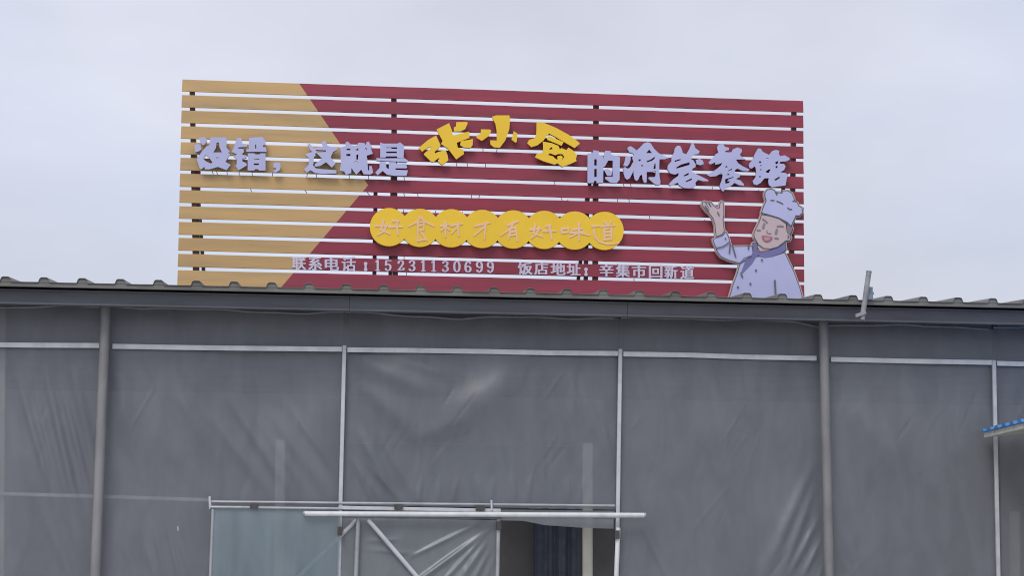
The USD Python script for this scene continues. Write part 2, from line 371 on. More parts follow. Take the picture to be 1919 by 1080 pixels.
# bay 2
R2 = [((380 + 38 * i + rnd(-6, 6), 745 + rnd(-15, 15)), (520 + 38 * i + rnd(-8, 8), 945), 10 + rnd(-2, 4), 0.014 + rnd(-.004, .008)) for i in range(5)]
R2 += [((262, 985), (300, 1120), 4, .008), ((285, 975), (318, 1120), 4, .012), ((310, 975), (345, 1120), 4, .012), ((330, 1000), (372, 1120), 4, .008), ((230, 1000), (255, 1120), 4, .006)]
R2 += [((222, 690), (250, 860), 14, .012), ((300, 690), (420, 880), 20, .012)]
sheet('plastic_sheet', pA, s1, T([190, 215, 260, 350, 450, 560, 645], [569, 570, 574, 577, 580, 583, 583]), bot, R2, [(330, 820, 90, 110, .03), (480, 740, 80, 90, -.02)], seed=3, hem=True)
# bay 3 (above the entrance)
R3 = [((655, 680), (730, 940), 22, .012), ((660, 790), (748, 945), 9, .02), ((700, 800), (790, 950), 8, .012), ((652, 850), (720, 950), 6, .015), ((665, 880), (705, 950), 4, .010), ((680, 860), (760, 950), 5, .01)]
R3 += [((1085, 700), (1150, 900), 9, .016), ((1060, 690), (1110, 830), 10, .010), ((1120, 740), (1152, 900), 5, .012), ((650, 670), (840, 745), 20, .024), ((670, 715), (800, 830), 20, .024), ((720, 668), (870, 712), 14, .016), ((790, 810), (1000, 690), 28, .026), ((760, 830), (900, 780), 18, .016)]
R3 += [((x, 890), (x + rnd(-14, 14), 950), 5, .008) for x in range(790, 1100, 34)]
sheet('plastic_sheet', s1, s2, T([640, 680, 740, 860, 960, 1060, 1165], [582, 583, 586, 595, 591, 592, 594]), T([630, 940, 1160], [948, 952, 956]), R3, [(870, 765, 130, 75, .06), (740, 730, 70, 60, .02), (1030, 720, 60, 70, .03)], seed=4, billow=0.028, hem=True)
# bay 4
R4 = [((1532, 850), (1426, 1090), 11, .022), ((1530, 900), (1462, 1085), 8, .018), ((1540, 960), (1475, 1085), 6, .018), ((1545, 1000), (1500, 1090), 5, .015), ((1548, 1050), (1520, 1120), 4, .012)]
R4 += [((1195, 970), (1262, 1110), 4, .010), ((1180, 1000), (1212, 1110), 4, .008), ((1230, 700), (1330, 860), 26, .012), ((1330, 720), (1400, 930), 24, .012)]
sheet('plastic_sheet', s2, pB, T([1160, 1260, 1380, 1480, 1545], [594, 593, 596, 600, 612]), bot, R4, [(1350, 820, 110, 120, .03)], seed=5, hem=True)
# bay 5
R5 = [((1600, 760), (1720, 900), 24, .012), ((1560, 980), (1600, 1120), 8, .012), ((1570, 1050), (1640, 1110), 6, .01)]
sheet('plastic_sheet', pB, s3, T([1543, 1640, 1740, 1865], [606, 606, 609, 612]), bot, R5, [(1650, 800, 90, 90, .03)], seed=6, hem=True)
sheet('plastic_sheet', s3, L2((1990, 500), (1990, 1130)), T([1862, 1990], [611, 614]), bot, [((1885, 700), (1915, 900), 10, .01)], [], seed=8, hem=True)
# inside: cream columns, a dark partition, lower cross tubes
for (p, q, Yc) in (((526, 826), (522, 1130), 0.45), ((1101, 832), (1101, 1130), 0.4)):
    a, b = P(*p, Yc), P(*q, Yc)
    b = a + (b - a) * (a[2] / (a[2] - b[2]))
    part(shed, 'column', bar(b, a, 0.095, 0.095), 'cream_column', 'cream column standing behind the plastic sheet')
a, b = P(1901, 960, 0.5), P(1902, 1130, 0.5)
part(shed, 'column', tube(a - (a - b) * (a[2] / (a[2] - b[2])), a, 0.05, 16), 'cream_column', 'pale round column behind the sheet under the blue canopy', smooth=40)
zp = P(880, 836, 2.6)[2]
part(shed, 'partition', bx(P(655, 836, 2.6)[0], P(1100, 836, 2.6)[0], 2.6, 2.68, 0, zp), 'interior_panel', 'dark low partition inside the shed')
part(shed, 'inner_board', bx(P(920, 990, 1.9)[0], P(1175, 990, 1.9)[0], 1.9, 1.93, 0, P(1000, 945, 1.9)[2]), 'brown_board', 'brown grey board facing the doorway')
part(shed, 'tape', plate(poly([(332.2, 988), (334, 987), (334.6, 996), (332.8, 996)]), -0.05, 0.002), 'batten_paint', 'scrap of white tape on the sheet')
for (p, q) in (((-40, 925), (178, 931)), ((196, 931.5), (391, 938))):
    part(shed, 'cross_tube', run(p, q, 0.03 if p[0] < 0 else 0.028, 0.032, 0.03), 'white_batten', 'thin cross tube showing through the sheet')

# ------------------------------------------------------------------ entrance screen
ent = thing('entrance_screen', 'white tube entrance frame with a glass leaf and plastic leaf in the middle bay', 'door frame')
def etube(name, p, q, Y, r, mat='white_batten', label=None, n=14):
    return part(ent, name, tube(P(*p, Y), P(*q, Y), r, n), mat, label, smooth=40)
h = etube('header_tube', (393, 941), (1152, 949), -0.06, 0.013, 'galvanised')
etube('header_tube', (393, 951), (640, 954.5), -0.10, 0.013, 'galvanised')
p2 = part(ent, 'header_rail', cat_([run((640, 952.5), (905, 957.5), -0.075, 0.034, 0.03), run((905.5, 957.5), (938, 958), -0.075, 0.034, 0.03)]), 'batten_paint')
tr = etube('long_pipe', (572, 963.5), (1207, 966.8), -0.14, 0.0235, 'white_batten', 'long white pipe across the top of the entrance')
for x, y in ((570.5, 963.5), (1208.5, 966.8)):
    c = P(x, y, -0.13); dxx = 0.008
    part(tr, 'end_cap', tube(c - [dxx, 0, 0], c + [dxx, 0, 0], 0.0255, 16), 'galvanised', smooth=40)
for (x, y, w, hh) in ((476, 950, 16, 9), (747, 951, 16, 10), (900, 953, 17, 10)):
    part(ent, 'clip', plate(box(x - w / 2, y - hh / 2, x + w / 2, y + hh / 2).buffer(-1.5).buffer(1.5), -0.118, 0.05), 'dark_steel')
etube('bracket', (921, 938), (921.5, 958), -0.09, 0.010, 'batten_paint')
etube('bracket', (393, 931), (394, 955), -0.08, 0.012, 'batten_paint')
etube('upright', (671.5, 974), (665, 1130), -0.09, 0.020, 'galvanised')
etube('upright', (934.5, 974), (931, 1130), -0.09, 0.018, 'galvanised')
etube('upright', (399, 955), (392, 1130), -0.092, 0.013, 'galvanised')
etube('upright', (1158.5, 990), (1153, 1130), -0.085, 0.022, 'white_batten')
etube('brace', (690, 975), (818, 1125), -0.105, 0.021, 'batten_paint', 'pale slanting brace inside the plastic leaf')
etube('brace', (668, 976), (520, 1120), -0.055, 0.020, 'batten_paint', 'slanting brace seen through the glass leaf')
for (x, y) in ((935, 986), (1157, 1003), (637, 996)):
    part(ent, 'clip', plate(box(x - 4.5, y - 8, x + 4.5, y + 8).buffer(-1.5).buffer(1.5), -0.125, 0.05), 'dark_steel')
gl = poly([(399, 954), (636, 957), (630, 1130), (391, 1130)])
part(ent, 'glass_leaf', plate(gl, -0.088, 0.006), 'glass', 'bluish glass leaf left of the doorway')
RD = [((928, 985), (742, 1120), 5, .02), ((920, 992), (800, 1125), 4, .014), ((925, 1000), (838, 1120), 6, .018), ((930, 1010), (868, 1125), 5, .014), ((905, 978), (760, 1050), 4, .014), ((932, 1030), (895, 1125), 5, .012), ((680, 1015), (760, 1012), 4, .006), ((680, 1030), (790, 1040), 4, .006)]
sheet('plastic_leaf', L2((638, 970), (633, 1130)), L2((934, 970), (931, 1130)), T([630, 940], [971, 976]), bot, RD, [(800, 1100, 60, 50, .03)], 'door_film', -0.055, 0.02, ent, 2.5, 9, 'wrinkled plastic leaf of the doorway')
fl = poly([(938, 972), (1150, 974), (1150, 992), (1090, 990), (1020, 985), (980, 977), (938, 976)])
part(ent, 'film_flap', plate(fl, -0.04, 0.003), 'door_film', 'loose plastic flap along the top of the open doorway')
part(ent, 'film_strip', plate(poly([(641, 951), (938, 956), (1152, 958), (1152, 973), (935, 974), (668, 976), (640, 974)]), -0.035, 0.003), 'door_film')

# curtain and board seen in the doorway
cu = thing('curtain', 'navy blue curtain hanging inside the open doorway', 'curtain')
x0, x1 = P(1000, 1000, 1.6)[0], P(1086, 1000, 1.6)[0]
xs = np.linspace(x0, x1, 60); yy = 1.6 + 0.03 * np.sin((xs - x0) * 38) + 0.012 * np.sin((xs - x0) * 91)
zt = P(1040, 955, 1.6)[2]
v = np.vstack([np.stack([xs, yy, np.full_like(xs, 0.05)], -1), np.stack([xs, yy, np.full_like(xs, zt)], -1)])
f = [[i, i + 1, 60 + i + 1, 60 + i] for i in range(59)]
part(cu, 'cloth', (v, np.array(f)), 'navy_curtain', smooth=True)
part(cu, 'curtain_rod', tube([x0 - .05, 1.6, zt + 0.01], [x1 + .05, 1.6, zt + 0.01], 0.012, 10), 'galvanised')

# ------------------------------------------------------------------ canopy on the right
can = thing('canopy', 'blue topped lean-to canopy edge jutting in at the right of the shed', 'canopy')
ce = P(1844, 821, -0.12)
CS, CW = 0.10, 4.2                          # the roof climbs to the right of its eave
def canopy_slab(o0, o1, x0, period=None, amp=0.0):
    ys = np.linspace(-0.12, -3.6, 260)
    v, f = [], []
    for xx in (x0, CW):
        for o in (o0, o1):
            for y in ys:
                hgt = 0.0
                if period and o == o1:
                    u = (y / period) % 1.0
                    hgt = amp * min(1.0, max(0.0, 2.6 - abs(u - 0.5) * 9))
                v.append((ce[0] + xx, y, ce[2] + CS * xx + o + hgt))
    N = len(ys)
    for i in range(N - 1):
        for (p, q) in ((0, N), (3 * N, 2 * N), (N, 3 * N), (2 * N, 0)):
            f.append([p + i, p + i + 1, q + i + 1, q + i])
    f += [[0, N, 3 * N, 2 * N], [2 * N + N - 1, 4 * N - 1, 2 * N - 1, N - 1]]
    m = trimesh.Trimesh(np.array(v), np.vstack([np.array(f)[:, [0, 1, 2]], np.array(f)[:, [0, 2, 3]]]), process=False)
    m.fix_normals()
    return m
part(can, 'foam_core', canopy_slab(0, 0.052, 0), 'canopy_foam', 'dirty white edge of the roof panel')
part(can, 'top_sheet', canopy_slab(0.054, 0.058, -0.015, 0.19, 0.03), 'canopy_blue', 'blue ribbed sheet on top')
for xx, yy in ((1.9, -3.3), (3.9, -3.3), (3.9, -0.4)):
    part(can, 'leg', bar([ce[0] + xx, yy, 0], [ce[0] + xx, yy, ce[2] + CS * xx - 0.004], 0.06, 0.06), 'galvanised')

# ------------------------------------------------------------------ leaning pipe at the eave
lp = thing('leaning_pipe', 'short weathered grey pipe leaning up past the roof edge right of the billboard', 'pipe')
a, b = P(1628.5, 509, YE - 0.05), P(1615.5, 600, YE - 0.05)
t = (a - b) / np.linalg.norm(a - b)
cyl = trimesh.creation.annulus(0.017, 0.0245, segment=[b, a], sections=20) if False else tube(b, a, 0.0245, 20)
part(lp, 'tube', cyl, 'weathered_pipe', smooth=40)
part(lp, 'rim', tube(a - t * 0.01, a + t * 0.004, 0.0265, 20), 'weathered_pipe', smooth=40)
part(lp, 'rag', plate(poly([(1625, 537), (1636, 538.5), (1635.5, 545), (1638.5, 551), (1636, 554), (1636.5, 561), (1623, 561)]), YE - 0.04, 0.05), 'blue_rag', 'blue grey rag tied round the pipe')
part(lp, 'clamp', plate(poly([(1603, 589), (1622, 583), (1624, 588), (1605, 595)]), YE - 0.085, 0.03), 'weathered_pipe')

# ------------------------------------------------------------------ billboard
YS = 0.35                                  # front of the slats
bill = thing('billboard', 'red and cream slatted restaurant billboard with raised lettering above the shed roof', 'billboard')
A0, A1 = P(560, 155, YS), P(690, 347, YS)
B0, B1 = P(690, 347, YS), P(530, 535, YS)
def lin(p, q):
    k = (q[0] - p[0]) / (q[2] - p[2])
    return k, p[0] - k * p[2]
ka, ca = lin(A0, A1); kb, cb = lin(B0, B1)
LOOK['slat_paint'] = usdkit.material(stage, '/World/Looks/slat_paint', {
    'g': ('geometry', {}), 'x': ('separate_xyz', {}),
    'a': ('math', {'math_type': 'multiply_add', 'value2': ka, 'value3': ca}), 'b': ('math', {'math_type': 'multiply_add', 'value2': kb, 'value3': cb}),
    'mn': ('math', {'math_type': 'minimum'}), 'lt': ('math', {'math_type': 'less_than'}),
    'm': ('mapping', {'scale': (0.7, 1, 9.0)}), 'n': ('noise_texture', {'scale': 1.6, 'detail': 5.0, 'roughness': 0.6}),
    'red': ('rgb_ramp', {'ramp': [(0.25, (0.19, 0.040, 0.055)), (0.5, (0.265, 0.036, 0.062)), (0.75, (0.32, 0.040, 0.072))]}),
    'cream': ('rgb_ramp', {'ramp': [(0.25, (0.41, 0.285, 0.15)), (0.5, (0.51, 0.335, 0.15)), (0.75, (0.58, 0.365, 0.15))]}),
    'mx': ('mix', {}), 'p': ('principled_bsdf', {'roughness': 0.42, 'specular_ior_level': 0.4})},
    [('g.position', 'x.vector'), ('x.z', 'a.value1'), ('x.z', 'b.value1'), ('a.value', 'mn.value1'), ('b.value', 'mn.value2'),
     ('x.x', 'lt.value1'), ('mn.value', 'lt.value2'), ('g.position', 'm.vector'), ('m.vector', 'n.vector'), ('n.fac', 'red.fac'), ('n.fac', 'cream.fac'),
     ('lt.value', 'mx.fac'), ('red.color', 'mx.color1'), ('cream.color', 'mx.color2'), ('mx.color', 'p.base_color')], surface='p.BSDF')
lg = [174, 203.5, 233, 262.7, 292, 322, 353, 382.7, 412.5, 442.7, 472.7, 503]
rg = [213.5, 242.4, 271.5, 299.9, 328.6, 356.8, 385.6, 415.3, 444, 472.8, 502.4, 531.5]
ltop, rtop, lbot, rbot = 148.0, 188.5, 540.0, 570.0
lx = lambda y: 342 - 9 * (y - 148) / 382
rx = lambda y: 1505 + 2 * (y - 188) / 367
HG = 3.15
edges = []
tops_l, tops_r = [ltop] + [g + HG for g in lg], [rtop] + [g + HG * .93 for g in rg]
bots_l, bots_r = [g - HG for g in lg] + [lbot], [g - HG * .93 for g in rg] + [rbot]
def slat(k):
    n = 24
    secs = []
    jit, tilt = rng.uniform(-0.0015, 0.0015), rng.uniform(-0.004, 0.004)
    for i in range(n + 1):
        u = i / n
        wob = 0.35 * math.sin(u * 9 + k * 1.7) + 0.2 * math.sin(u * 23 + k)
        yt = tops_l[k] * (1 - u) + tops_r[k] * u + wob * 0.5
        yb = bots_l[k] * (1 - u) + bots_r[k] * u + wob * 0.5
        ym = (yt + yb) / 2
        x = lx(ym) * (1 - u) + rx(ym) * u
        a, b = P(x, yt, YS), P(x, yb, YS)
        c, d = 0.003, 0.010
        prof = [(b[2] + c, -tilt), (b[2], c - tilt), (b[2], d - tilt), (a[2], d + tilt), (a[2], c + tilt), (a[2] - c, tilt)]
        secs.append([(a[0], YS + yy + jit, z) for z, yy in prof])
    v = np.array(secs).reshape(-1, 3)
    m = 6; f = []
    for i in range(n):
        for j in range(m):
            f.append([i * m + j, (i + 1) * m + j, (i + 1) * m + (j + 1) % m, i * m + (j + 1) % m])
    t3 = [[0, j, j + 1] for j in range(1, m - 1)] + [[n * m, n * m + j + 1, n * m + j] for j in range(1, m - 1)]
    F = np.array(f); F = np.vstack([F[:, [0, 1, 2]], F[:, [0, 2, 3]], np.array(t3)])
    me = trimesh.Trimesh(v, F, process=False); me.fix_normals()
    return me
for k in range(13):
    part(bill, 'slat', slat(k), 'slat_paint', smooth=30)
# uprights and struts behind the slats
for (x, ytop, ybot, w) in ((360, 155, 545, .05), (738, 168, 555, .055), (1117, 182, 560, .055), (1488, 195, 570, .05)):
    part(bill, 'upright', run((x, ytop), (x - (x - 960) * 0.012, ybot), YS + 0.06, w, 0.05), 'primer_steel')
for (x, y0, y1) in ((372, 318, 548), (704, 345, 555), (1100, 372, 560)):
    part(bill, 'strut', run((x, y0), (x - 3, y1), YS + 0.075, 0.04, 0.05), 'primer_steel')
for (x, y) in ((361, 160), (738, 172), (1117, 186), (1488, 200)):
    a = P(x, 500, YS + 0.09)
    part(bill, 'back_stay', tube(P(x, y + 60, YS + 0.1), [a[0], YS + 1.7, eave_z(a[0]) + 0.27], 0.02, 10), 'dark_steel')
# thin cables hanging behind the letters, seen through the gaps
for (x, y0, dx, dy) in ((396, 315, 6, 20), (404, 315, 6, 20), (425, 316, 1, 18), (448, 316, 0, 18), (472, 317, 1, 18), (512, 318, -3, 18), (577, 321, -4, 18), (594, 321, -2, 18), (654, 322, 1, 18), (690, 324, 2, 18), (756, 326, 4, 20), (467, 346, 6, 18), (568, 348, 8, 16), (682, 350, 12, 18), (688, 340, 4, 20), (756, 356, 3, 16), (782, 358, 3, 18), (885, 356, -2, 18), (900, 360, -4, 18), (1040, 332, 0, 18), (1050, 362, 6, 20), (1165, 338, 10, 20), (1180, 338, 6, 20), (1178, 372, 6, 20), (1335, 350, 0, 20), (1422, 355, 2, 20), (905, 275, 1, 18), (932, 277, -3, 18), (910, 306, 1, 18), (856, 304, 0, 18), (875, 305, 4, 18), (1216, 402, 6, 18), (1158, 372, -2, 18), (701, 392, 1, 16), (756, 393, 2, 16), (816, 395, 2, 16), (867, 397, -2, 16), (1157, 495, 2, 18), (757, 476, 1, 16), (762, 507, -1, 18), (1188, 522, 2, 16), (1320, 412, 3, 18), (1064, 374, 3, 16)):
    sag = P([x, x + dx * .5, x + dx], [y0, y0 + dy * .5, y0 + dy], YS + 0.02)
    sag[1, 1] += 0.02
    part(bill, 'cable', wire(sag, 0.0035), 'cable')

YL = YS - 0.075                            # front of the raised letters
def letter(ch, g, mat, thick=0.034, Y=YL, label=None, name='raised_letter'):
    g = g.buffer(0.01).simplify(0.12)
    if thick < 0.02:
        return part(bill, name, plate(g, Y, thick), mat, label)
    p = part(bill, name, plate(g.buffer(-0.12), Y + 0.004, thick), 'yellow_return_shade' if 'yellow' in mat else 'letter_return_shade', label)  # body in the dark colour that paints shadow below each face
    part(p, 'face', plate(g, Y, 0.0035), mat)
    return p
Z1 = dict(o=(355, 245), s=10.66); Z2 = dict(o=(560, 250), s=8.72); Z3 = dict(o=(1090, 250), s=9.595); Z4 = dict(o=(1230, 255), s=7.107)
Z5 = dict(o=(775, 205), s=9.0); Z6 = dict(o=(880, 200), s=8.64)
U = unary_union
C = {}
C['没'] = U([poly([(190,150),(240,120),(320,130),(350,200),(300,280),(270,290),(220,240)], **Z1), poly([(100,290),(160,250),(220,290),(240,370),(190,410),(110,430)], **Z1),
    poly([(420,130),(740,130),(740,330),(820,430),(765,430),(820,470),(780,510),(720,620),(825,680),(740,785),(570,720),(400,770),(310,770),(300,720),(230,775),(200,740),(145,560),(260,400),(340,310),(395,290)],
         [[(540,235),(590,235),(600,330),(650,432),(478,432),(530,340)], [(530,542),(565,525),(602,545),(560,562)], [(330,480),(400,545),(460,630),(430,655),(330,610),(280,560),(300,510)]], **Z1)])
C['错'] = U([poly([(940,150),(1020,135),(1050,180),(1050,255),(1150,265),(1150,320),(980,330),(970,355),(1080,358),(1090,430),(1060,450),(1060,480),(1140,490),(1140,540),(1060,560),(1055,610),(1130,640),(1150,690),(980,790),(920,700),(945,660),(945,560),(880,510),(950,470),(840,420),(880,350),(920,230)], **Z1),
    poly([(1190,140),(1450,120),(1520,200),(1520,280),(1470,290),(1470,320),(1530,330),(1540,420),(1140,420),(1130,380),(1190,360),(1185,270)], [[(1310,280),(1332,280),(1336,352),(1314,356)]], **Z1),
    poly([(1165,450),(1520,450),(1520,795),(1390,795),(1370,768),(1310,768),(1290,795),(1165,795)], [[(1285,555),(1400,562),(1385,592),(1290,590)], [(1285,652),(1392,652),(1384,684),(1286,684)], [(1300,449),(1420,449),(1400,470),(1320,470)]], **Z1)])
C['，'] = poly([(1680,655),(1720,630),(1810,640),(1820,720),(1800,790),(1730,832),(1650,822),(1730,770),(1730,745),(1680,740)], **Z1)
C['这'] = U([poly([(140,180),(175,165),(262,250),(300,310),(275,332),(195,280)], **Z2), poly([(110,335),(250,290),(275,360),(245,390),(240,480),(230,520),(280,572),(400,585),(615,600),(612,655),(400,662),(260,645),(190,600),(130,642),(85,590),(160,510),(165,400),(110,350)], **Z2),
    poly([(370,140),(430,112),(475,205),(632,238),(620,272),(560,300),(520,390),(602,490),(540,558),(445,470),(350,530),(260,545),(265,500),(380,410),(300,330),(290,310),(440,300),(445,275),(250,265),(250,235),(400,212)], **Z2)])
C['就'] = poly([(670,232),(775,200),(760,150),(800,130),(860,190),(940,200),(975,150),(1070,155),(1090,190),(1110,140),(1140,130),(1200,222),(1180,250),(1210,330),(1110,362),(1120,430),(1130,600),(1150,605),(1150,530),(1190,530),(1215,642),(1170,672),(1060,667),(1020,590),(940,672),(900,625),(860,560),(855,650),(770,672),(740,620),(668,610),(690,480),(685,380),(680,270)],
    [[(776,333),(842,333),(842,368),(776,368)], [(780,248),(842,248),(842,272),(780,272)], [(920,270),(972,238),(972,282)], [(940,348),(972,343),(966,425),(940,432)], [(908,472),(940,447),(972,470),(940,492)], [(1082,235),(1110,238),(1106,282)]], **Z2)
C['是'] = U([poly([(1330,145),(1380,165),(1610,165),(1655,145),(1722,200),(1712,398),(1330,392)], [[(1428,226),(1606,226),(1606,250),(1428,250)], [(1428,296),(1602,296),(1602,320),(1428,320)], [(1428,374),(1606,374),(1606,401),(1410,401)]], **Z2),
    poly([(1268,402),(1410,407),(1722,402),(1782,440),(1772,470),(1268,442)], **Z2),
    poly([(1320,460),(1422,460),(1430,560),(1472,582),(1472,465),(1590,468),(1585,490),(1742,485),(1772,550),(1752,570),(1580,570),(1580,592),(1782,602),(1762,692),(1560,692),(1440,672),(1370,612),(1290,682),(1250,640),(1320,560)], **Z2)])
C['的'] = U([poly([(108,362),(185,362),(215,300),(310,318),(306,385),(392,410),(386,892),(270,892),(265,852),(225,852),(220,892),(105,892)], [[(226,463),(272,463),(272,577),(226,577)], [(226,638),(272,638),(272,782),(226,782)]], **Z3),
    poly([(425,308),(520,315),(532,380),(690,425),(682,830),(632,892),(530,892),(418,812),(430,780),(560,778),(560,490),(478,488),(412,602),(380,600),(385,500)], **Z3), poly([(400,650),(470,638),(552,690),(532,762),(460,762)], **Z3)])
C['渝'] = U([poly([(820,262),(860,230),(900,235),(960,280),(990,312),(940,362),(870,347),(835,300)], **Z3), poly([(788,420),(880,408),(882,460),(860,540),(820,592),(748,582),(775,500)], **Z3),
    poly([(748,620),(780,600),(830,640),(880,600),(920,520),(965,560),(920,700),(870,800),(820,832),(780,800),(755,720)], **Z3),
    poly([(1190,155),(1240,175),(1270,220),(1300,270),(1380,350),(1450,385),(1562,440),(1500,462),(1400,465),(1395,560),(1395,650),(1400,760),(1417,860),(1412,922),(1350,932),(1290,892),(1200,812),(1210,785),(1310,785),(1330,760),(1330,670),(1270,690),(1170,692),(1172,800),(1165,886),(1125,886),(1095,820),(1085,740),(1050,760),(1020,830),(985,854),(950,820),(935,740),(930,640),(918,560),(930,500),(908,440),(940,390),(930,350),(980,310),(1050,250),(1120,175)],
         [[(1160,352),(1215,288),(1267,352)], [(1165,498),(1250,465),(1300,425),(1328,398),(1312,455),(1262,492),(1180,518)], [(1312,540),(1330,540),(1332,630),(1290,642)], [(1025,465),(1062,465),(1062,495),(1025,495)], [(1072,565),(1100,565),(1100,590),(1072,590)]], **Z3)])
C['蓉'] = U([poly([(205,268),(235,220),(245,165),(275,128),(315,128),(338,170),(352,225),(400,240),(440,170),(470,93),(497,95),(520,160),(578,200),(560,237),(500,245),(470,270),(465,310),(490,320),(510,350),(527,380),(520,412),(480,437),(470,470),(520,500),(600,540),(692,585),(690,602),(620,600),(555,582),(520,620),(527,662),(500,692),(440,697),(370,692),(310,660),(285,620),(240,640),(185,662),(166,640),(220,580),(290,530),(300,490),(250,512),(185,497),(148,440),(153,390),(200,335)],
    [[(260,420),(330,378),(440,348),(445,382),(360,407),(270,432)], [(362,525),(430,487),(432,515),(370,537)], [(388,602),(470,562),(477,580),(400,614)], [(245,325),(322,303),(325,318),(245,345)]], **Z4), poly([(525,318),(580,300),(620,328),(632,370),(590,387),(538,377)], **Z4)])
C['餐'] = poly([(808,150),(830,110),(890,107),(915,142),(970,155),(965,185),(915,197),(930,215),(1000,215),(1020,175),(1080,150),(1137,170),(1142,200),(1110,250),(1160,290),(1192,312),(1060,312),(1090,360),(1150,400),(1242,445),(1220,467),(1150,462),(1080,432),(1050,450),(1045,490),(1110,500),(1115,540),(1060,572),(1120,590),(1167,640),(1162,662),(1100,652),(1040,622),(1000,660),(930,692),(890,740),(860,710),(843,660),(870,590),(885,520),(860,492),(800,532),(720,542),(673,515),(720,490),(800,440),(860,390),(880,355),(830,372),(780,382),(790,347),(730,372),(700,372),(698,345),(750,290),(790,240),(825,220)],
    [[(912,415),(935,393),(952,415)], [(953,460),(1005,433),(1012,445),(960,467)], [(928,517),(950,493),(982,517)], [(915,575),(1030,540),(1026,552),(960,577),(942,600),(982,602),(960,627),(918,632)]], **Z4)
C['館'] = poly([(1233,390),(1240,360),(1290,310),(1300,260),(1330,205),(1355,163),(1390,166),(1420,210),(1500,250),(1540,200),(1590,182),(1637,195),(1632,240),(1650,265),(1710,255),(1772,290),(1777,315),(1720,337),(1650,342),(1640,365),(1700,370),(1722,400),(1702,450),(1650,482),(1720,490),(1762,515),(1737,560),(1727,620),(1722,657),(1640,667),(1540,682),(1500,650),(1490,600),(1500,560),(1440,562),(1390,622),(1340,652),(1300,642),(1283,600),(1320,550),(1330,500),(1325,430),(1310,402),(1270,432),(1240,422)],
    [[(1362,345),(1380,332),(1402,345),(1380,360)], [(1455,472),(1490,447),(1522,438),(1500,487),(1468,487)], [(1568,580),(1640,538),(1647,555),(1590,594)], [(1580,350),(1620,330),(1622,358),(1595,378)], [(1588,398),(1615,396),(1612,425),(1590,425)], [(1383,385),(1402,385),(1400,398),(1383,398)], [(1383,440),(1402,440),(1400,455),(1383,455)], [(1370,532),(1392,530),(1388,550),(1370,550)], [(1450,298),(1495,290),(1480,322)]], **Z4)
for ch, g in C.items():
    letter(ch, g, 'white_acrylic', label='raised pale lavender character ' + ch if ch != '，' else 'raised pale lavender comma')
Y3 = {'张': U([poly([(380,438),(455,600),(430,650),(360,710),(360,742),(400,722),(540,680),(577,780),(587,860),(480,938),(415,882),(410,852),(442,830),(420,820),(340,882),(300,882),(173,760),(190,730),(290,660),(280,622),(220,660),(170,690),(150,712),(83,650),(250,510)], **Z5),
        poly([(600,228),(388,335),(490,530),(463,580),(580,660),(720,842),(852,750),(842,680),(745,640),(730,560),(942,480),(947,390),(930,373),(660,440),(650,360)], **Z5), poly([(720,213),(880,208),(917,220),(872,330),(800,367),(680,370),(680,300),(715,285)], **Z5), poly([(800,535),(1002,498),(997,600),(960,647),(850,642),(783,600)], **Z5)]),
      '小': U([poly([(185,363),(330,368),(352,390),(312,470),(200,552),(108,500),(130,450),(180,440)], **Z6), poly([(363,160),(430,138),(642,138),(657,200),(642,370),(580,542),(490,662),(400,657),(338,610),(333,540),(440,547),(440,400),(420,280)], **Z6), poly([(715,393),(772,430),(767,560),(745,582),(678,530),(700,460)], **Z6)]),
      '厨': U([poly([(1085,253),(1200,256),(1400,340),(1600,450),(1740,550),(1787,595),(1700,667),(1500,552),(1400,492),(1290,432),(1250,462),(1200,542),(1100,622),(1000,652),(933,590),(965,533),(1050,510),(1080,440)], **Z6), poly([(1250,495),(1290,470),(1380,510),(1522,570),(1490,632),(1400,592),(1258,535)], **Z6),
        poly([(1185,562),(1330,587),(1440,632),(1462,690),(1485,668),(1570,700),(1600,658),(1680,710),(1742,780),(1722,840),(1732,880),(1640,922),(1500,972),(1420,912),(1380,937),(1200,882),(1058,820),(1090,758),(1190,742),(1190,640)],
             [[(1283,685),(1330,652),(1345,680),(1310,694)], [(1268,782),(1300,752),(1390,785),(1430,765),(1500,765),(1535,810),(1490,872),(1512,815),(1480,787),(1420,800),(1425,860),(1390,842),(1350,800),(1290,785)]], **Z6)])}
for ch, g in Y3.items():
    letter(ch, g, 'yellow_acrylic', label='large raised yellow character ' + ch)

